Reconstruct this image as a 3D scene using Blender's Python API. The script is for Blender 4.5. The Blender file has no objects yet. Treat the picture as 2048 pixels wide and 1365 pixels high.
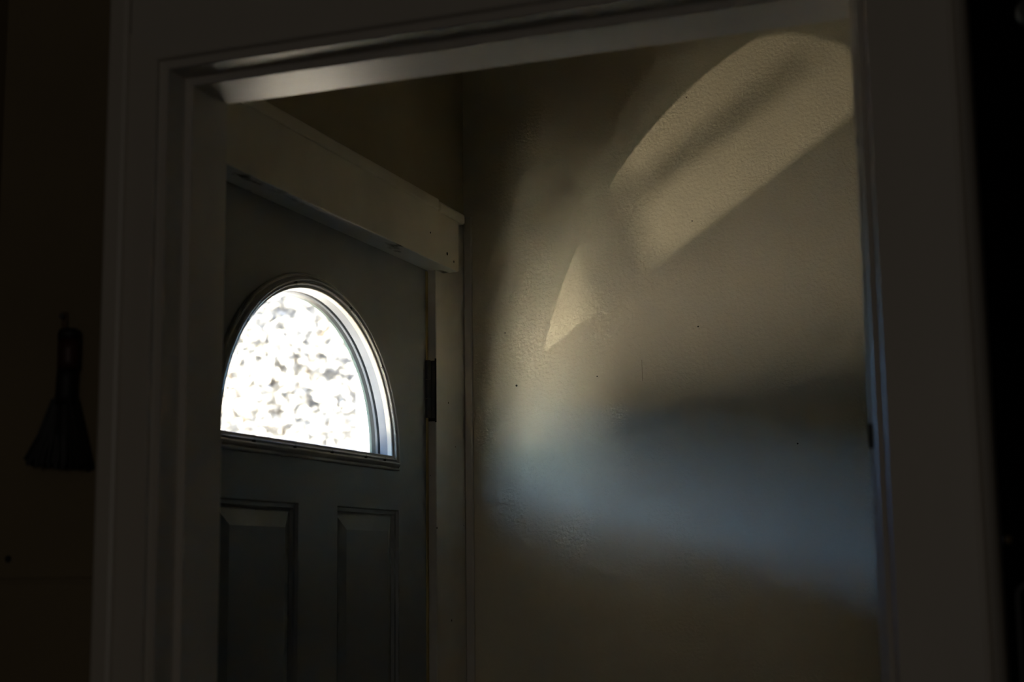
import bpy, bmesh, math, random
from mathutils import Matrix, Vector
random.seed(4)
S = bpy.context.scene
C = S.collection
EYE = 1.44

# ------------------------------------------------------------------ camera
def look_matrix(yaw, pitch, roll):
    f = Vector((-math.sin(yaw) * math.cos(pitch), math.cos(yaw) * math.cos(pitch), math.sin(pitch)))
    r = Vector((math.cos(yaw), math.sin(yaw), 0)); u = r.cross(f)
    r2 = r * math.cos(roll) + u * math.sin(roll); u2 = u * math.cos(roll) - r * math.sin(roll)
    return Matrix((r2, u2, -f)).transposed()
cam_data = bpy.data.cameras.new('camera')
cam = bpy.data.objects.new('camera', cam_data); C.objects.link(cam)
cam_data.sensor_width = 36.0
cam_data.lens = 2950.0 / 2048.0 * 36.0
cam.matrix_world = Matrix.Translation((0, 0, EYE)) @ look_matrix(math.radians(20.5357), math.radians(8.7003), math.radians(-0.6766)).to_4x4()
cam_data.clip_start = 0.02; cam_data.clip_end = 500
cam_data.dof.use_dof = True
cam_data.dof.focus_distance = 2.9
cam_data.dof.aperture_fstop = 4.5
S.camera = cam

# ------------------------------------------------------------------ world, sun, exposure
SUN_EL, SUN_STRENGTH, SKY_STRENGTH = 26.5, 160.0, 1.75
world = bpy.data.worlds.new('World'); S.world = world; world.use_nodes = True
nt = world.node_tree; nt.nodes.clear()
sky = nt.nodes.new('ShaderNodeTexSky'); sky.sky_type = 'NISHITA'; sky.sun_disc = False
sky.sun_elevation = math.radians(SUN_EL); sky.sun_rotation = math.radians(203)
sky.air_density = 1.0; sky.dust_density = 0.6; sky.ozone_density = 1.0
bg = nt.nodes.new('ShaderNodeBackground'); bg.inputs['Strength'].default_value = SKY_STRENGTH
wo = nt.nodes.new('ShaderNodeOutputWorld')
tint = nt.nodes.new('ShaderNodeMix'); tint.data_type = 'RGBA'; tint.blend_type = 'MULTIPLY'
tint.inputs['Factor'].default_value = 1.0; tint.inputs['B'].default_value = (0.52, 0.80, 1.25, 1)
nt.links.new(sky.outputs[0], tint.inputs['A']); nt.links.new(tint.outputs['Result'], bg.inputs[0]); nt.links.new(bg.outputs[0], wo.inputs[0])

def lamp(name, kind, loc, direction, energy, color):
    d = bpy.data.lights.new(name, kind); o = bpy.data.objects.new(name, d); C.objects.link(o)
    o.location = loc; o.rotation_euler = Vector(direction).to_track_quat('-Z', 'Y').to_euler()
    d.energy = energy; d.color = color
    return o
# the sun stands behind the camera's left shoulder and rakes along the front of the house
el = math.radians(SUN_EL); az = math.atan2(0.26, 1.0)
sun = lamp('sun', 'SUN', (-6, -8, 8), (math.sin(az) * math.cos(el), math.cos(az) * math.cos(el), -math.sin(el)), SUN_STRENGTH, (1.0, 0.88, 0.68))
sun.data.angle = math.radians(0.53)
# spot lamp added to stand in for sunlight reflected up at the fanlight
GL = Vector((-1.685, 1.483, EYE - 0.0224))
glint = lamp('glint_spot', 'SPOT', GL, Vector((-1.19, 2.44, EYE + 0.25)) - GL, 10.0, (1.0, 0.86, 0.62))
glint.data.energy = 35.0
glint.data.spot_size = math.radians(80); glint.data.spot_blend = 1.0; glint.data.shadow_soft_size = 0.0032
# weak fill lamp added behind the camera to brighten the dark room
room_fill = lamp('room_fill_light', 'AREA', (0.5, -2.9, 1.75), (-0.25, 1, 0.02), 3.8, (1.0, 0.93, 0.84))
room_fill.data.shape = 'RECTANGLE'; room_fill.data.size = 0.9; room_fill.data.size_y = 1.1
# portal at the fanlight so that the sky through it is sampled well
portal = lamp('fanlight_portal', 'AREA', (-1.345, 2.204, EYE + 0.33), (1, 0, 0), 1.0, (1, 1, 1))
portal.data.shape = 'RECTANGLE'; portal.data.size = 0.85; portal.data.size_y = 0.6
portal.data.cycles.is_portal = True

S.view_settings.view_transform = 'Standard'; S.view_settings.look = 'None'
S.view_settings.exposure = 0.0; S.view_settings.gamma = 1.0; S.view_settings.use_curve_mapping = False
S.cycles.use_denoising = True
S.cycles.max_bounces = 12; S.cycles.diffuse_bounces = 6; S.cycles.transparent_max_bounces = 16
S.cycles.sample_clamp_indirect = 40.0
S.cycles.caustics_reflective = True; S.cycles.caustics_refractive = False; S.cycles.blur_glossy = 0.0

# ------------------------------------------------------------------ helpers
def new_obj(name, mesh, mat, parent=None):
    o = bpy.data.objects.new(name, mesh); C.objects.link(o)
    if mat: mesh.materials.append(mat)
    if parent: o.parent = parent; o.matrix_parent_inverse = parent.matrix_world.inverted()
    return o
def obj(name, bm, mat, parent=None, smooth=False):
    me = bpy.data.meshes.new(name); bmesh.ops.recalc_face_normals(bm, faces=bm.faces); bm.to_mesh(me); bm.free()
    if smooth:
        for p in me.polygons: p.use_smooth = True
    return new_obj(name, me, mat, parent)
def empty(name, loc):
    o = bpy.data.objects.new(name, None); C.objects.link(o); o.location = loc; o.empty_display_size = 0.05
    bpy.context.view_layer.update(); return o
def tag(o, label=None, cat=None, group=None, kind=None):
    if label: o['label'] = label
    if cat: o['category'] = cat
    if group: o['group'] = group
    if kind: o['kind'] = kind
    return o
def add_box(bm, x0, x1, y0, y1, z0, z1, bev=0.0, seg=2):
    m = Matrix.Translation(((x0 + x1) / 2, (y0 + y1) / 2, (z0 + z1) / 2)) @ Matrix.Diagonal((x1 - x0, y1 - y0, z1 - z0, 1))
    r = bmesh.ops.create_cube(bm, size=1, matrix=m)
    if bev > 0:
        es = list({e for v in r['verts'] for e in v.link_edges})
        bmesh.ops.bevel(bm, geom=es, offset=bev, segments=seg, affect='EDGES', profile=0.5)
def box(name, x0, x1, y0, y1, z0, z1, mat, parent=None, bev=0.0, seg=2):
    bm = bmesh.new(); add_box(bm, x0, x1, y0, y1, z0, z1, bev, seg); return obj(name, bm, mat, parent)
def add_cyl(bm, a, b, r0, r1=None, n=16):
    a, b = Vector(a), Vector(b); r1 = r0 if r1 is None else r1; d = b - a
    m = Matrix.Translation((a + b) / 2) @ d.to_track_quat('Z', 'Y').to_matrix().to_4x4()
    bmesh.ops.create_cone(bm, cap_ends=True, segments=n, radius1=r0, radius2=r1, depth=d.length, matrix=m)
def loops_mesh(loops, close=True, cap_first=False, cap_last=False):
    bm = bmesh.new(); vs = [[bm.verts.new(p) for p in L] for L in loops]
    n = len(loops[0])
    for A, B in zip(vs, vs[1:]):
        for i in range(n if close else n - 1):
            j = (i + 1) % n
            bm.faces.new((A[i], A[j], B[j], B[i]))
    if cap_first: bm.faces.new(vs[0])
    if cap_last: bm.faces.new(vs[-1])
    return bm
def boolean(o, cutters):
    for c in cutters:
        m = o.modifiers.new('cut', 'BOOLEAN'); m.operation = 'DIFFERENCE'; m.object = c; m.solver = 'EXACT'
    dg = bpy.context.evaluated_depsgraph_get(); dg.update()
    me = bpy.data.meshes.new_from_object(o.evaluated_get(dg))
    o.modifiers.clear(); o.data = me
    for c in cutters: bpy.data.objects.remove(c, do_unlink=True)

# ------------------------------------------------------------------ materials
def mat(name, col, rough=0.5, var=0.0, vscale=8.0, bump=0.0, bscale=200.0, spec=0.5, metallic=0.0,
        col2=None, stretch=(1, 1, 1), lo=0.4, hi=0.7, detail=4.0, bdist=0.002):
    m = bpy.data.materials.new(name); m.use_nodes = True; t = m.node_tree; N = t.nodes; L = t.links
    b = N['Principled BSDF']; b.inputs['Roughness'].default_value = rough; b.inputs['Metallic'].default_value = metallic
    b.inputs['Specular IOR Level'].default_value = spec
    tc = N.new('ShaderNodeTexCoord'); mp = N.new('ShaderNodeMapping'); mp.inputs['Scale'].default_value = stretch
    L.new(tc.outputs['Object'], mp.inputs['Vector'])
    c2 = col2 or tuple(max(0.0, c * (1 - var)) for c in col)
    nz = N.new('ShaderNodeTexNoise'); nz.inputs['Scale'].default_value = vscale; nz.inputs['Detail'].default_value = detail
    L.new(mp.outputs[0], nz.inputs['Vector'])
    rp = N.new('ShaderNodeValToRGB'); rp.color_ramp.elements[0].position = lo; rp.color_ramp.elements[1].position = hi
    rp.color_ramp.elements[0].color = (*col, 1); rp.color_ramp.elements[1].color = (*c2, 1)
    L.new(nz.outputs['Fac'], rp.inputs[0]); L.new(rp.outputs[0], b.inputs['Base Color'])
    if bump > 0:
        n2 = N.new('ShaderNodeTexNoise'); n2.inputs['Scale'].default_value = bscale; n2.inputs['Detail'].default_value = 3.0
        L.new(mp.outputs[0], n2.inputs['Vector'])
        bp = N.new('ShaderNodeBump'); bp.inputs['Strength'].default_value = bump; bp.inputs['Distance'].default_value = bdist
        L.new(n2.outputs['Fac'], bp.inputs['Height']); L.new(bp.outputs[0], b.inputs['Normal'])
    return m
def speckle(m, scale, thr, col):
    """small dark nicks and specks scattered on a painted surface"""
    t = m.node_tree; N = t.nodes; L = t.links; b = N['Principled BSDF']
    src = b.inputs['Base Color'].links[0].from_socket
    tc = N.new('ShaderNodeTexCoord'); vo = N.new('ShaderNodeTexVoronoi'); vo.inputs['Scale'].default_value = scale
    L.new(tc.outputs['Object'], vo.inputs['Vector'])
    lt = N.new('ShaderNodeMath'); lt.operation = 'LESS_THAN'; lt.inputs[1].default_value = thr
    L.new(vo.outputs['Distance'], lt.inputs[0])
    mx = N.new('ShaderNodeMix'); mx.data_type = 'RGBA'; mx.inputs['B'].default_value = (*col, 1)
    L.new(lt.outputs[0], mx.inputs['Factor']); L.new(src, mx.inputs['A']); L.new(mx.outputs['Result'], b.inputs['Base Color'])
    return m
M = {}
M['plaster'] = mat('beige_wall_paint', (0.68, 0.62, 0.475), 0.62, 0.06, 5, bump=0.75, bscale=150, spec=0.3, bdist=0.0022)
speckle(M['plaster'], 7, 0.012, (0.16, 0.12, 0.08))
M['plaster_shaded'] = mat('shaded_wall_paint', (0.40, 0.34, 0.22), 0.7, 0.12, 4, bump=0.3, bscale=140, spec=0.3)  # same beige wall paint, darkened to put low light into the colour
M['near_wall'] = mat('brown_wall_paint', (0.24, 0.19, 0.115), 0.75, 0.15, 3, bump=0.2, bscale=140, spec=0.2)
M['trim'] = mat('semi_gloss_white_trim', (0.62, 0.57, 0.50), 0.45, 0.10, 6, bump=0.10, bscale=60, stretch=(1, 1, 0.15))
M['head'] = mat('semi_gloss_white_head', (0.60, 0.56, 0.50), 0.38, 0.10, 6, bump=0.10, bscale=60, stretch=(0.15, 1, 1), spec=0.15)
M['old_trim'] = speckle(mat('aged_white_trim', (0.68, 0.64, 0.57), 0.24, 0.14, 7, bump=0.12, bscale=50), 17, 0.04, (0.08, 0.06, 0.04))
M['header'] = mat('aged_cream_header', (0.74, 0.68, 0.56), 0.42, 0.15, 6, bump=0.12, bscale=50)
M['header_under'] = mat('chipped_lit_underside', (0.74, 0.74, 0.72), 0.45, 0.5, 22, bump=0.5, bscale=40, col2=(0.07, 0.06, 0.05), lo=0.58, hi=0.66, stretch=(1, 0.35, 1), detail=7)  # chips are wear; paler, cooler base puts window light into the colour
M['door'] = mat('charcoal_door_paint', (0.235, 0.24, 0.245), 0.42, 0.08, 5, bump=0.12, bscale=160)
M['fan_frame'] = mat('grey_moulded_frame', (0.44, 0.43, 0.41), 0.40, 0.08, 8)
M['dark_hole'] = mat('dark_recess', (0.02, 0.018, 0.015), 0.8, 0.1)
M['vinyl'] = mat('white_vinyl', (0.80, 0.82, 0.85), 0.35, 0.03, 9)
M['reveal'] = mat('pale_reveal', (0.24, 0.27, 0.33), 0.4, 0.05, 9)
M['spacer'] = mat('grey_window_spacer', (0.018, 0.024, 0.032), 0.4, 0.1, 20)
M['sealant'] = mat('teal_grey_sealant', (0.10, 0.145, 0.15), 0.4, 0.1, 20)
M['weather'] = mat('yellowed_weatherstrip', (0.52, 0.40, 0.17), 0.8, 0.3, 40, stretch=(1, 1, 0.2))
M['hinge'] = mat('dull_grey_steel', (0.13, 0.125, 0.12), 0.5, 0.25, 30, metallic=0.5)
M['floor'] = mat('dark_floorboards', (0.10, 0.065, 0.04), 0.5, 0.4, 6, stretch=(1, 0.1, 1))
M['ceiling'] = mat('ceiling_paint', (0.55, 0.52, 0.46), 0.8, 0.05, 4)
M['bristle'] = mat('black_bristle', (0.008, 0.007, 0.006), 0.6, 0.3, 50)
M['handle'] = mat('dark_red_lacquer', (0.055, 0.012, 0.007), 0.5, 0.4, 30)
M['leather'] = mat('brown_leather', (0.12, 0.07, 0.035), 0.7, 0.3, 40)
M['cabinet'] = mat('matt_black_paint', (0.004, 0.0035, 0.004), 0.9, 0.2, 10, spec=0.0)
M['gasket'] = mat('grey_edge_trim', (0.085, 0.085, 0.09), 0.6, 0.1, 10)
M['brass'] = mat('aged_brass', (0.12, 0.08, 0.025), 0.6, 0.3, 30, metallic=0.6)
M['ground'] = mat('pale_wet_paving', (0.56, 0.50, 0.39), 0.40, 0.2, 1.2, spec=0.5)
M['siding'] = mat('white_siding', (0.75, 0.74, 0.70), 0.6, 0.05, 4)
M['bark'] = mat('grey_bark', (0.14, 0.12, 0.10), 0.9, 0.4, 12, stretch=(1, 1, 0.2))
M['soffit'] = mat('dark_stained_boards', (0.045, 0.035, 0.025), 0.7, 0.3, 4, stretch=(1, 0.1, 1))
M['deck'] = mat('bounce_blocker_boards', (0.07, 0.055, 0.04), 0.95, 0.3, 4, stretch=(1, 0.1, 1), spec=0.05)
M['silver'] = mat('dull_silver', (0.6, 0.58, 0.55), 0.45, 0.1, 10, metallic=1.0)
M['leaf'] = mat('pale_spring_leaves', (0.26, 0.255, 0.245), 0.7, 0.35, 0.9, col2=(0.23, 0.235, 0.24))
M['horizon_blocker'] = mat('horizon_blocker_leaves', (0.035, 0.045, 0.025), 0.7, 0.35, 3)
def leafy(m):
    t = m.node_tree; N = t.nodes; L = t.links; b = N['Principled BSDF']; o = N['Material Output']
    col = b.inputs['Base Color'].links[0].from_socket
    df = N.new('ShaderNodeBsdfDiffuse'); tl = N.new('ShaderNodeBsdfTranslucent'); mx = N.new('ShaderNodeMixShader')
    L.new(col, df.inputs[0]); L.new(col, tl.inputs[0]); L.new(df.outputs[0], mx.inputs[1]); L.new(tl.outputs[0], mx.inputs[2]); L.new(mx.outputs[0], o.inputs[0])
leafy(M['leaf'])
def glass_mat(name, tint):
    m = bpy.data.materials.new(name); m.use_nodes = True; t = m.node_tree; N = t.nodes; L = t.links; N.clear()
    o = N.new('ShaderNodeOutputMaterial'); tr = N.new('ShaderNodeBsdfTransparent'); tr.inputs[0].default_value = (*tint, 1)
    gl = N.new('ShaderNodeBsdfGlossy'); gl.inputs['Roughness'].default_value = 0.02
    lw = N.new('ShaderNodeLayerWeight'); lw.inputs['Blend'].default_value = 0.5
    pw = N.new('ShaderNodeMath'); pw.operation = 'POWER'; pw.inputs[1].default_value = 5.0
    fr = N.new('ShaderNodeMath'); fr.operation = 'MULTIPLY_ADD'; fr.inputs[1].default_value = 0.45; fr.inputs[2].default_value = 0.03
    mx = N.new('ShaderNodeMixShader')
    L.new(lw.outputs['Facing'], pw.inputs[0]); L.new(pw.outputs[0], fr.inputs[0]); L.new(fr.outputs[0], mx.inputs[0]); L.new(tr.outputs[0], mx.inputs[1]); L.new(gl.outputs[0], mx.inputs[2]); L.new(mx.outputs[0], o.inputs[0])
    return m
M['glass'] = glass_mat('clear_glass', (0.97, 0.985, 0.98))

# ------------------------------------------------------------------ dimensions (metres)
XD = -1.187            # inner face of the front door
XW = -1.171            # inner face of the vestibule's outside wall
YL = 2.84              # the lit wall
YP0, YP1 = 1.465, 1.575  # the partition with the open doorway
ZC = 2.62
JL, JR, JT = -0.9775, -0.1825, EYE + 0.5905   # jamb faces of the doorway opening
DY0, DY1, DZ1 = 1.772, 2.686, EYE + 0.600     # front door
FY, FX = 2.204, XD                             # fanlight centre

# ------------------------------------------------------------------ room shell
def struct(o, label=None): return tag(o, label, None, None, 'structure')
struct(box('floor', -1.239, 1.9, -3.2, 3.0, -0.12, 0, M['floor']), 'dark floorboards of the room and vestibule')
struct(box('ceiling', -1.239, 1.9, -3.2, 3.0, ZC, ZC + 0.15, M['ceiling']), 'plain ceiling over room and vestibule')
struct(box('wall_back', -1.239, 1.0, YL, YL + 0.12, 0, ZC, M['plaster']), 'textured beige wall of the vestibule catching the window light')
wbk = bpy.data.objects['wall_back']
for x, z, rr in [(-0.6685, 0.4676, 0.0016), (-0.8803, 0.3795, 0.0014), (-0.481, 0.227, 0.0016), (-1.055, 0.37, 0.0022), (-0.674, 0.683, 0.0014), (-1.079, 0.482, 0.0013)]:
    bm = bmesh.new(); add_cyl(bm, (x, YL - 0.0005, EYE + z), (x, YL + 0.003, EYE + z), rr, n=10); obj('nail_hole', bm, M['dark_hole'], wbk)
bm = bmesh.new(); add_box(bm, -0.7862, -0.7854, YL - 0.0004, YL + 0.001, EYE + 0.365, EYE + 0.408); obj('scratch', bm, M['plaster_shaded'], wbk)
# outside wall with the front door opening
wl = struct(empty('wall_left', (XW, 2.0, 0)), 'beige outside wall above the front door, coloured darker for shade')
box('wall_panel', -1.236, XW, YP1, 1.735, 0, ZC, M['plaster_shaded'], wl)
box('wall_panel', -1.236, XW, 2.72, YL, 0, ZC, M['plaster_shaded'], wl)
box('wall_panel', -1.236, XW, 1.735, 2.72, EYE + 0.66, ZC, M['plaster_shaded'], wl)
struct(box('wall_right', 0.85, 1.0, YP1, YL, 0, ZC, M['plaster_shaded']), 'plain beige side wall of the vestibule')
# partition: two boards of wall covering with a level seam left of the doorway
wp = struct(empty('wall_front', (-1.2, YP0, 0)), 'dark brown painted partition wall around the doorway')
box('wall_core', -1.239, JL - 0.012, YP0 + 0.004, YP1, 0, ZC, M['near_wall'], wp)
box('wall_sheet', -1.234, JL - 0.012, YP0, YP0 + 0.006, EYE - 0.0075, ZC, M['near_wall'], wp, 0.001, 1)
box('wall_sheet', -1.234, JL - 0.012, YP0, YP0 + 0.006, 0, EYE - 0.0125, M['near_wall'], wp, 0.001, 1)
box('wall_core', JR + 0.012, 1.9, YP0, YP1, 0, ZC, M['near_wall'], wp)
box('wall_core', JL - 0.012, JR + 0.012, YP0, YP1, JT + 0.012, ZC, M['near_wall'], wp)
bm = bmesh.new(); add_cyl(bm, (-1.199, YP0 - 0.0008, EYE + 0.016), (-1.199, YP0 + 0.004, EYE + 0.016), 0.0045, n=12)
obj('nail_hole', bm, M['dark_hole'], wp)
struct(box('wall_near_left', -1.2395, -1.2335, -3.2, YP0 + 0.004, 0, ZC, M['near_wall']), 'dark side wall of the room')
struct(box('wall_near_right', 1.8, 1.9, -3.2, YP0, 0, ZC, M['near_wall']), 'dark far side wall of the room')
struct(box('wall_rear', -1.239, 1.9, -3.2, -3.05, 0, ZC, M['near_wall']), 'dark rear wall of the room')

# ------------------------------------------------------------------ doorway trim (jambs, stops, casings)
t1 = struct(empty('trim_1', (-0.58, 1.5, 0)), 'white painted door casing with stepped inner edge around the open doorway')
# profile: (offset outward from the opening, depth y); runs from the far edge of the jamb to the casing face
PROF = [(0.012, 1.575), (0.012, 1.581), (0.001, 1.581), (0.0, 1.580), (0.0, 1.5015), (0.0015, 1.5), (0.0085, 1.5), (0.010, 1.4985),
        (0.010, 1.463), (0.0115, 1.461), (0.0185, 1.4605), (0.0205, 1.459), (0.0205, 1.4545), (0.0225, 1.452)]
def leg(o_profile, side, ztop=True):
    """one leg of the surround, mitred at the head"""
    x = (lambda o: JL - o) if side < 0 else (lambda o: JR + o)
    lo = [Vector((x(o), y, 0.0)) for o, y in o_profile]; hi = [Vector((x(o), y, JT + o)) for o, y in o_profile]
    return loops_mesh([lo, hi], close=False)
LEFT = PROF + [(0.0575, 1.452), (0.0595, 1.4535), (0.0595, 1.466)]
RIGHT = PROF + [(0.1005, 1.452), (0.1015, 1.4535), (0.1045, 1.4535), (0.1055, 1.451), (0.1085, 1.4485), (0.118, 1.4485), (0.1215, 1.451), (0.1225, 1.466)]
obj('side_casing', leg(LEFT, -1), M['trim'], t1)
obj('side_casing', leg(RIGHT, 1), M['trim'], t1)
HEAD = PROF + [(0.0575, 1.452), (0.1005, 1.452), (0.1015, 1.4535), (0.1045, 1.4535), (0.1055, 1.451), (0.1085, 1.4485), (0.118, 1.4485), (0.1215, 1.451), (0.1225, 1.466)]
obj('head_casing', loops_mesh([[Vector((JL - min(o, 0.0575), y, JT + o)) for o, y in HEAD], [Vector((JR + o, y, JT + o)) for o, y in HEAD]], close=False), M['head'], t1)
bb = loops_mesh([[Vector((x, y, z)) for x, y in [(-1.0365, 1.466), (-1.0365, 1.4535), (-1.0385, 1.449), (-1.043, 1.4465), (-1.061, 1.4465), (-1.0655, 1.449), (-1.068, 1.4535), (-1.068, 1.466)]]
                 for z in (0, EYE + 0.735)], close=False, cap_last=True)
obj('backband', bb, M['trim'], t1)
box('strike_plate', JR - 0.0008, JR + 0.0035, 1.4992, 1.503, EYE + 0.112, EYE + 0.137, M['dark_hole'], t1)

# ------------------------------------------------------------------ front door
d1 = struct(empty('door_1', ((XD - 0.02), 2.2287, 0)), 'charcoal front door with half-round fanlight and raised panels')
def fan_loop(a, b, z0, x, p=2.0, n=48, nb=24, yc=FY):
    """half-round outline as one closed loop: arch from hinge side to latch side, then along the bottom"""
    L = []
    for i in range(n + 1):
        th = math.pi * i / n; c, s = math.cos(th), math.sin(th)
        L.append(Vector((x, yc + a * math.copysign(abs(c) ** (2 / p), c), EYE + z0 + b * abs(s) ** (2 / p))))
    for i in range(1, nb):
        L.append(Vector((x, yc - a + 2 * a * i / nb, EYE + z0)))
    return L
slab = box('door_slab', XD - 0.045, XD, DY0, DY1, 0.012, DZ1, M['door'], d1)
bmc = loops_mesh([fan_loop(0.46, 0.36, 0.150, XD - 0.06), fan_loop(0.318, 0.288, 0.196, XD - 0.031), fan_loop(0.318, 0.288, 0.196, XD + 0.1)], cap_first=True, cap_last=True)
cut1 = obj('cut', bmc, None)
PAN = [(2.2975, 2.5475), (1.9100, 2.1588)]
PZ = [(0.80, EYE + 0.1075), (0.18, 0.66)]
cutters = [cut1]
for y0, y1 in PAN:
    for z0, z1 in PZ:
        cutters.append(box('cut', XD - 0.013, XD + 0.05, y0, y1, z0, z1, None))
boolean(slab, cutters)
for y0, y1 in PAN:
    for z0, z1 in PZ:
        lp = []
        for ins, dep in [(0, -0.0005), (0.002, -0.005), (0.008, -0.0055), (0.0105, -0.0105), (0.013, -0.0112), (0.0385, -0.0030), (0.040, -0.0025)]:
            x = XD + dep
            lp.append([Vector((x, y0 + ins, z0 + ins)), Vector((x, y1 - ins, z0 + ins)), Vector((x, y1 - ins, z1 - ins)), Vector((x, y0 + ins, z1 - ins))])
        obj('door_panel', loops_mesh(lp, cap_last=True), M['door'], d1)
# fanlight frame: moulded ring swept between the outer and the inner outline
oa = fan_loop(0.335, 0.314, 0.1815, XD); ia = fan_loop(0.299, 0.262, 0.2075, XD)
prof = [(0.0, 0.0), (0.0, 0.005), (0.05, 0.0075), (0.14, 0.008), (0.18, 0.0072), (0.30, 0.0125), (0.42, 0.0150), (0.50, 0.0140), (0.55, 0.0105), (0.575, 0.0085),
        (0.61, 0.0085), (0.64, 0.0110), (0.69, 0.0125), (0.74, 0.0115), (0.78, 0.0085), (0.84, 0.0078), (0.97, 0.0075), (1.0, 0.0060), (1.0, -0.004)]
lp = [[o.lerp(i, t) + Vector((h, 0, 0)) for o, i in zip(oa, ia)] for t, h in prof]
ff = obj('window_frame', loops_mesh(lp), M['fan_frame'], d1)
def ring(name, x0, x1, k0, k1, m, parent, dz=0.0):
    a0, b0, z0 = k0; a1, b1, z1 = k1
    return obj(name, loops_mesh([fan_loop(a0, b0, z0, x0, p=2.0), fan_loop(a1, b1, z1, x1, p=2.0)]), m, parent)
K = lambda d: (0.299 - d, 0.262 - d * 0.9, 0.2075 + d * 0.35)
RINGS = [('reveal', 0.013, 0.0045, 'reveal'), ('glazing_bead', 0.0035, 0.003, 'spacer'), ('glazing_bead', 0.003, 0.003, 'reveal'), ('spacer_bar', 0.006, 0.003, 'spacer'), ('sealant_line', 0.004, 0.0025, 'sealant')]
rx, rd = XD - 0.002, 0.0
for nm, dx, dd, mk in RINGS:
    ring(nm, rx, rx - dx, K(rd), K(rd + dd), M[mk], ff); rx -= dx; rd += dd
ring('outer_frame', rx, rx - 0.001, K(rd), (0.318, 0.288, 0.196), M['vinyl'], ff)
for x, kd in ((XD - 0.0190, 0.0075), (XD - 0.0300, 0.0140)):
    L = fan_loop(*K(kd - 0.001), x, p=2.0); bm = bmesh.new(); bm.faces.new([bm.verts.new(p) for p in L])
    obj('glass_pane', bm, M['glass'], d1)
# flared outside half of the frame, facing the street
obj('window_frame', loops_mesh([fan_loop(0.322, 0.290, 0.194, XD - 0.0325), fan_loop(0.405, 0.336, 0.167, XD - 0.0455), fan_loop(0.43, 0.36, 0.150, XD - 0.0475)]), M['vinyl'], d1)
# plugged screw holes in the frame groove
def frame_point(i, t=0.60): return oa[i].lerp(ia[i], t)
for i in (3, 10, 18, 28, 37, 45, 49 + 3, 49 + 8, 49 + 13, 49 + 18, 49 + 21):
    p = frame_point(i, 0.62); bm = bmesh.new()
    add_cyl(bm, p + Vector((0.006, 0, 0)), p + Vector((0.0118, 0, 0)), 0.0036, n=14)
    obj('screw_plug', bm, M['dark_hole'], d1)
# weatherstrip along the hinge edge
box('weatherstrip', XD - 0.004, XD + 0.002, DY1 - 0.011, DY1 - 0.0005, 0.012, EYE + 0.593, M['weather'], d1, 0.002)
box('threshold', -1.236, -1.165, DY0 - 0.03, DY1 + 0.03, 0, 0.012, M['hinge'], d1)
# hinge
hg = empty('hinge', (XD, DY1, EYE + 0.348)); hg.parent = d1; hg.matrix_parent_inverse = d1.matrix_world.inverted()
HZ0, HZ1 = EYE + 0.288, EYE + 0.410
box('hinge_leaf', XD - 0.002, -1.1715, DY1 - 0.0022, DY1 - 0.0002, HZ0 + 0.006, HZ1, M['hinge'], hg, 0.0005, 1)
for k in range(3):
    z0 = HZ0 + 0.006 + k * 0.0387; bm = bmesh.new(); add_cyl(bm, (XD + 0.0035, DY1 - 0.0075, z0 + 0.0004), (XD + 0.0035, DY1 - 0.0075, z0 + 0.0383), 0.0056, n=18)
    obj('knuckle', bm, M['hinge'], hg)
box('mortise', XD - 0.001, -1.1693, DY1 - 0.0016, DY1 - 0.0001, HZ0, HZ0 + 0.006, M['dark_hole'], hg)
box('mortise', -1.1715, -1.1687, DY1 - 0.0016, DY1 + 0.0012, HZ0 - 0.002, HZ1 + 0.004, M['dark_hole'], hg)
for k in range(3):
    bm = bmesh.new(); z = HZ0 + 0.025 + 0.042 * k; add_cyl(bm, (-1.177, DY1 - 0.003, z), (-1.177, DY1 - 0.001, z), 0.0028, n=12); obj('screw', bm, M['hinge'], hg)

# ------------------------------------------------------------------ front door surround: hinge casing, header, cap
t2 = struct(empty('trim_2', (XW, 2.2, 0)), 'aged white surround of the front door with a thick chipped header')
box('side_casing', -1.236, -1.169, DY1, YL - 0.001, 0, EYE + 0.737, M['old_trim'], t2, 0.0015, 1)
box('side_casing', -1.236, -1.169, 1.62, DY0, 0, EYE + 0.70, M['old_trim'], t2, 0.0015, 1)
box('jamb_head', -1.236, XD - 0.046, DY0, DY1, EYE + 0.596, EYE + 0.70, M['old_trim'], t2)
box('door_stop', -1.236, XD - 0.046, DY1 - 0.012, DY1, 0, EYE + 0.60, M['old_trim'], t2)
box('door_stop', -1.236, XD - 0.046, DY0, DY0 + 0.012, 0, EYE + 0.60, M['old_trim'], t2)
hd = box('header_board', -1.20, -1.136, 1.60, 2.724, EYE + 0.5945, EYE + 0.705, M['header'], t2, 0.0025, 2)
hd.data.materials.append(M['header_under'])
for p in hd.data.polygons:
    if p.normal.z < -0.9: p.material_index = 1
box('end_strip', -1.17, -1.1375, 2.7245, 2.732, EYE + 0.597, EYE + 0.70, M['header'], t2, 0.001, 1)
box('cap_strip', -1.18, -1.1315, 1.60, 2.620, EYE + 0.700, EYE + 0.7235, M['header'], t2, 0.004, 3)
box('cap_strip', -1.18, -1.1305, 2.6215, 2.752, EYE + 0.698, EYE + 0.7205, M['header'], t2, 0.006, 3)
for y, z, r in [(2.668, 0.622, 0.0035), (2.702, 0.612, 0.0025), (2.585, 0.648, 0.002)]:
    bm = bmesh.new(); add_cyl(bm, (-1.1365, y, EYE + z), (-1.1356, y, EYE + z), r, n=12); obj('nail_hole', bm, M['dark_hole'], t2)
# narrow strip closing the corner against the lit wall
t3 = struct(box('trim_3', -1.1685, -1.1505, YL - 0.008, YL, 0, EYE + 0.737, M['trim'], None, 0.003, 3), 'narrow white strip in the corner beside the front door casing')

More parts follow.
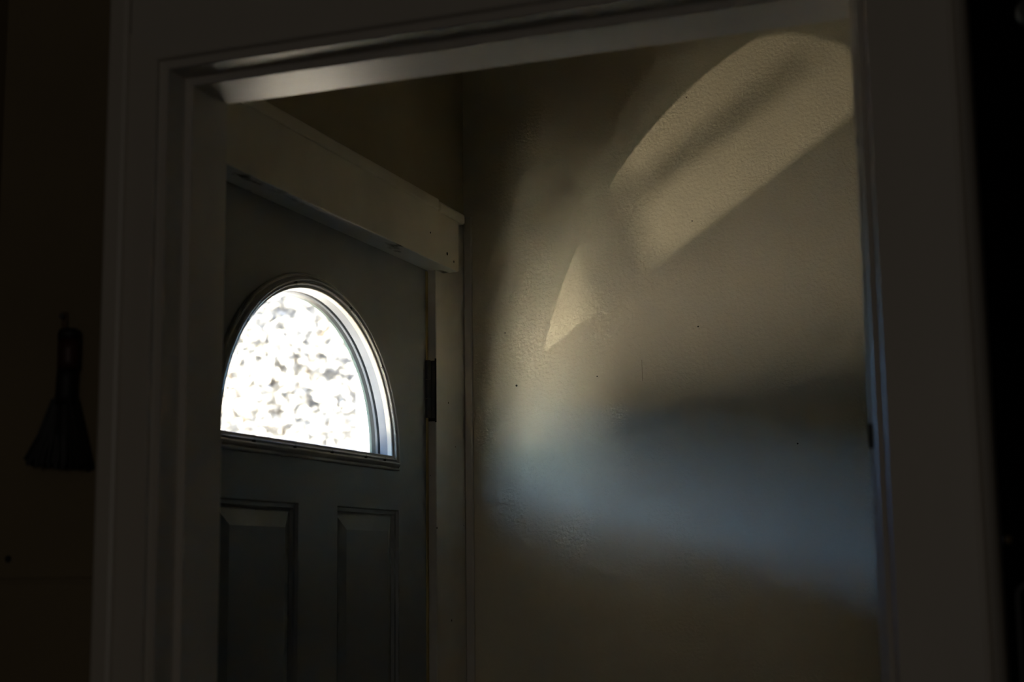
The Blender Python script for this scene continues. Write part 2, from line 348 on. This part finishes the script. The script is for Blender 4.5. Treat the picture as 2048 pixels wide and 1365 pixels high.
# ------------------------------------------------------------------ outside: gate post, plus unseen roof and rail added to block light
pr = tag(empty('sky_blocker', (-1.9, 2.0, 2.55)), 'unseen dark roof boards added to cut off high sky and sun', 'roof')  # unseen roof added to keep high sky and direct sun off the window
box('soffit', -3.40, -1.24, -0.35, 3.95, 2.55, 2.58, M['soffit'], pr)
box('fascia', -3.43, -3.40, -0.35, 3.95, 2.53, 2.70, M['soffit'], pr)
box('roof_deck', -3.43, -1.24, -0.35, 3.95, 2.68, 2.70, M['soffit'], pr)
pp = tag(empty('gate_post', (-2.5, 5.28, -0.15)), 'white square gate post seen through the right edge of the fanlight', 'post')
box('shaft', -2.60, -2.42, 5.185, 5.365, 0.05, 2.48, M['vinyl'], pp, 0.01)
box('base', -2.63, -2.39, 5.155, 5.395, -0.15, 0.05, M['vinyl'], pp, 0.01)
box('capital', -2.60, -2.40, 5.17, 5.38, 2.48, 2.55, M['vinyl'], pp, 0.01)
RAIL = EYE + 0.4289 + 0.665 * (-1.375 + 1.0063)
hr = tag(empty('glint_blocker', (-1.36, 1.8, -0.02)), 'unseen dark rail added to trim the lower edge of the glint', 'glint_blocker')  # unseen rail added to cut the glint along its lower edge
box('rail', -1.375, -1.345, 1.05, 2.75, RAIL - 0.075, RAIL, M['soffit'], hr)
for y in (1.08, 2.70): box('baluster', -1.375, -1.345, y - 0.018, y + 0.018, -0.02, RAIL - 0.075, M['soffit'], hr)

# ------------------------------------------------------------------ whisk broom on the dark wall
wb = tag(empty('whisk_broom', (-1.118, 1.45, EYE + 0.12)), 'small black whisk broom with dark red handle hanging on the brown wall', 'broom')
YB = 1.449
def oval(cx, z, rx, ry, n=20, y=YB): return [Vector((cx + rx * math.cos(2 * math.pi * i / n), y + ry * math.sin(2 * math.pi * i / n), EYE + z)) for i in range(n)]
obj('handle', loops_mesh([oval(-1.1098, z, rx, ry) for z, rx, ry in [(0.2745, 0.0132, 0.0115), (0.262, 0.0135, 0.0118), (0.250, 0.0132, 0.0115), (0.2390, 0.0134, 0.0115)]], cap_first=True, cap_last=True), M['handle'], wb, True)
obj('handle_cap', loops_mesh([oval(-1.1103, z, rx, ry) for z, rx, ry in [(0.2885, 0.008, 0.007), (0.2875, 0.0115, 0.0095), (0.2835, 0.0134, 0.0115), (0.2740, 0.0134, 0.0115)]], cap_first=True, cap_last=True), M['bristle'], wb, True)
obj('binding', loops_mesh([oval(c, z, rx, ry) for z, c, rx, ry in [(0.2395, -1.111, 0.0122, 0.0105), (0.228, -1.1115, 0.0125, 0.0105), (0.212, -1.112, 0.0125, 0.0105), (0.196, -1.1125, 0.0145, 0.0115)]], cap_first=True, cap_last=True), M['bristle'], wb, True)
bm = bmesh.new()
for k in range(170):
    u, w = random.uniform(-1, 1), random.uniform(-1, 1) * 0.9
    top = Vector((-1.1125 + u * 0.012, YB + w * 0.009, EYE + 0.2 + random.uniform(-.004, .004)))
    mid = Vector((-1.1155 + u * 0.027, YB + w * 0.011, EYE + 0.160))
    bot = Vector((-1.1190 + u * 0.0425, YB + w * 0.012, EYE + 0.1255 - u * 0.004 + random.uniform(-.005, .005)))
    add_cyl(bm, top, mid, 0.0024, 0.0027, 5); add_cyl(bm, mid, bot, 0.0027, 0.0022, 5)
tag(obj('bristles', bm, M['bristle'], wb), kind='stuff')
bm = bmesh.new(); add_box(bm, -1.1305, -1.1225, 1.4600, 1.4625, EYE + 0.262, EYE + 0.312, 0.001, 1); obj('hanging_loop', bm, M['leather'], wb)
bm = bmesh.new(); add_cyl(bm, (-1.1265, 1.456, EYE + 0.306), (-1.1265, 1.47, EYE + 0.306), 0.0016, n=10); add_cyl(bm, (-1.1265, 1.4548, EYE + 0.306), (-1.1265, 1.4562, EYE + 0.306), 0.0036, n=12)
tag(obj('wall_nail', bm, M['hinge']), 'small nail in the brown wall holding the whisk broom', 'nail')

# ------------------------------------------------------------------ black cabinet right of the doorway
cb = tag(empty('tall_cabinet', (0.2, 1.4, 0)), 'tall black cabinet standing against the right door casing', 'cabinet')
CX0 = -0.0575
box('body', CX0, 0.55, 1.352, YP0, 0, 2.3, M['cabinet'], cb, 0.0008)
box('door', CX0 + 0.004, 0.546, 1.345, 1.3515, 0.03, 2.27, M['cabinet'], cb, 0.0008)
def round_rect(x0, x1, z0, z1, r, y, n=6):
    L = []
    for cx, cz, a0 in [(x1 - r, z1 - r, 0), (x0 + r, z1 - r, 90), (x0 + r, z0 + r, 180), (x1 - r, z0 + r, 270)]:
        for k in range(n + 1):
            a = math.radians(a0 + 90 * k / n); L.append(Vector((cx + r * math.cos(a), y, cz + r * math.sin(a))))
    return L
RX0, RX1, RZ0, RZ1 = -0.0482, 0.40, 0.70, EYE - 0.018
obj('panel_edge', loops_mesh([round_rect(RX0 + i, RX1 - i, RZ0 + i, RZ1 - i, 0.012 - i, y) for i, y in [(0, 1.3452), (0.0004, 1.3435), (0.0027, 1.3435), (0.003, 1.3452)]]), M['gasket'], cb)
bm = bmesh.new(); add_cyl(bm, (-0.0515, 1.3435, EYE + 0.0178), (-0.0515, 1.3455, EYE + 0.0178), 0.0028, 0.0034, 14); obj('catch_pin', bm, M['brass'], cb)
bm = bmesh.new(); bmesh.ops.create_uvsphere(bm, u_segments=18, v_segments=12, radius=0.017, matrix=Matrix.Translation((-0.0005, 1.325, EYE + 0.478)) @ Matrix.Diagonal((1, 0.7, 1, 1)))
add_cyl(bm, (-0.0005, 1.325, EYE + 0.478), (-0.0005, 1.347, EYE + 0.478), 0.007, n=14); obj('knob', bm, M['gasket'], cb, True)

# ------------------------------------------------------------------ outdoors
# unseen stem and twigs added to cast dark bands across the glint
sh = tag(empty('glint_breaker', (-1.62, 1.59, -0.02)), 'unseen stem and twigs added to break up the glint patch', 'shrub')
def towards(t, x, z): return GL.lerp(Vector((x, YL, EYE + z)), t)
bm = bmesh.new(); a = towards(0.085, -0.795, 0.45); add_cyl(bm, (a.x, a.y, -0.02), a, 0.0066, 0.0056, 10); add_cyl(bm, a, towards(0.085, -0.96, 0.98), 0.0056, 0.0050, 10); obj('stem', bm, M['bark'], sh)
for (x0, z0, x1, z1, w) in [(-0.84, 0.72, -0.42, 1.00, 0.0019), (-0.84, 0.52, -0.50, 0.74, 0.0013), (-0.84, 0.86, -0.62, 1.10, 0.0014)]:
    bm = bmesh.new(); add_cyl(bm, towards(0.085, x0, z0), towards(0.075, x1, z1), w, w * .8, 8); obj('twig', bm, M['bark'], sh)
# unseen silver ball added to go with the glint lamp, which throws the patch
gb = tag(empty('glint_prop', (GL.x - 0.05, GL.y - 0.07, -0.02)), 'unseen dull silver ball on a slim stand, added beside the glint lamp', 'added prop')
bc = GL + Vector((-0.055, -0.075, -0.02))
bm = bmesh.new(); bmesh.ops.create_uvsphere(bm, u_segments=32, v_segments=20, radius=0.075, matrix=Matrix.Translation(bc)); obj('ball', bm, M['silver'], gb, True)
bm = bmesh.new(); add_cyl(bm, (bc.x, bc.y, -0.02), (bc.x, bc.y, 0.0), 0.11, 0.09, 24); add_cyl(bm, (bc.x, bc.y, 0.0), (bc.x, bc.y, bc.z - 0.07), 0.016, 0.013, 14); obj('stand', bm, M['hinge'], gb)
struct(box('bounce_blocker', -2.35, -1.24, -0.35, 5.5, -0.15, -0.02, M['deck']), 'unseen dark floor added to cut sunlit bounce near the house')  # unseen dark floor added so less light bounces up beside the house
def horizon_blocker(a, b, h, w):
    a, b = Vector(a), Vector(b); d = (b - a).normalized(); n = Vector((-d.y, d.x, 0)); L = (b - a).length; bm = bmesh.new(); nx, nz = 60, 14
    ring = []
    for i in range(nx + 1):
        c = a + d * (L * i / nx); pr = []
        for k in range(nz + 1):
            t = k / nz; ang = math.pi * t; jit = random.uniform(.88, 1.12)
            pr.append(bm.verts.new(c + n * (w * math.cos(ang) * jit) + Vector((0, 0, h * min(1, 1.9 * math.sin(ang)) * (random.uniform(.95, 1.0) if 0 < k < nz else 1)))))
        ring.append(pr)
    for A, B in zip(ring, ring[1:]):
        for k in range(nz): bm.faces.new((A[k], A[k + 1], B[k + 1], B[k]))
    bm.faces.new(ring[0]); bm.faces.new(ring[-1])
    return bm
tag(obj('horizon_blocker', horizon_blocker((-31, -0.5, -0.15), (-14.5, -26, -0.15), 6.8, 1.4), M['horizon_blocker']), 'unseen dark row of leaves added to block light near the horizon', 'horizon_blocker')  # unseen row added to leave a dark band between ground and sky light
struct(box('ground', -90, -1.239, -80, 90, -0.5, -0.15, M['ground']), 'pale sunlit ground in front of the house')
def tree(loc, h, rx, rz, n, label, seed):
    rnd = random.Random(seed)
    t = tag(empty('tree', loc), label, 'tree', 'sunlit trees beyond the front door')
    x, y, z = loc; bm = bmesh.new()
    add_cyl(bm, (x, y, z), (x + .1, y, z + h * .55), 0.22, 0.13, 12)
    for k in range(9):
        a = k * 2.4; b = Vector((x + .1, y, z + h * (.25 + .035 * k)))
        add_cyl(bm, b, b + Vector((math.cos(a) * rx * .75, math.sin(a) * rx * .75, h * .28)), 0.07, 0.02, 6)
    obj('trunk', bm, M['bark'], t)
    vs, fs = [], []
    for k in range(n):
        d = Vector((rnd.gauss(0, 1), rnd.gauss(0, 1), rnd.gauss(0, 1))).normalized() * (rnd.random() ** 0.45)
        c = Vector((x + d.x * rx, y + d.y * rx, z + h * .58 + d.z * rz))
        a = Vector((rnd.gauss(0, 1), rnd.gauss(0, 1), rnd.gauss(0, 1))).normalized()
        b = a.orthogonal().normalized(); s = rnd.uniform(.04, .09) * (rx / 2.7); i = len(vs)
        vs += [c - a * s, c + b * s * .55, c + a * s, c - b * s * .55]; fs.append((i, i + 1, i + 2, i + 3))
    me = bpy.data.meshes.new('foliage'); me.from_pydata(vs, [], fs); me.update()
    tag(new_obj('foliage', me, M['leaf'], t), kind='stuff')
    return t
tree((-9.6, 16.7, -0.15), 7.6, 2.7, 2.9, 26000, 'pale leafy sunlit tree seen through the fanlight', 1)
tree((-17.0, 30.5, -0.15), 12.5, 5.0, 5.4, 26000, 'taller hazy tree standing behind the pale leafy tree', 2)
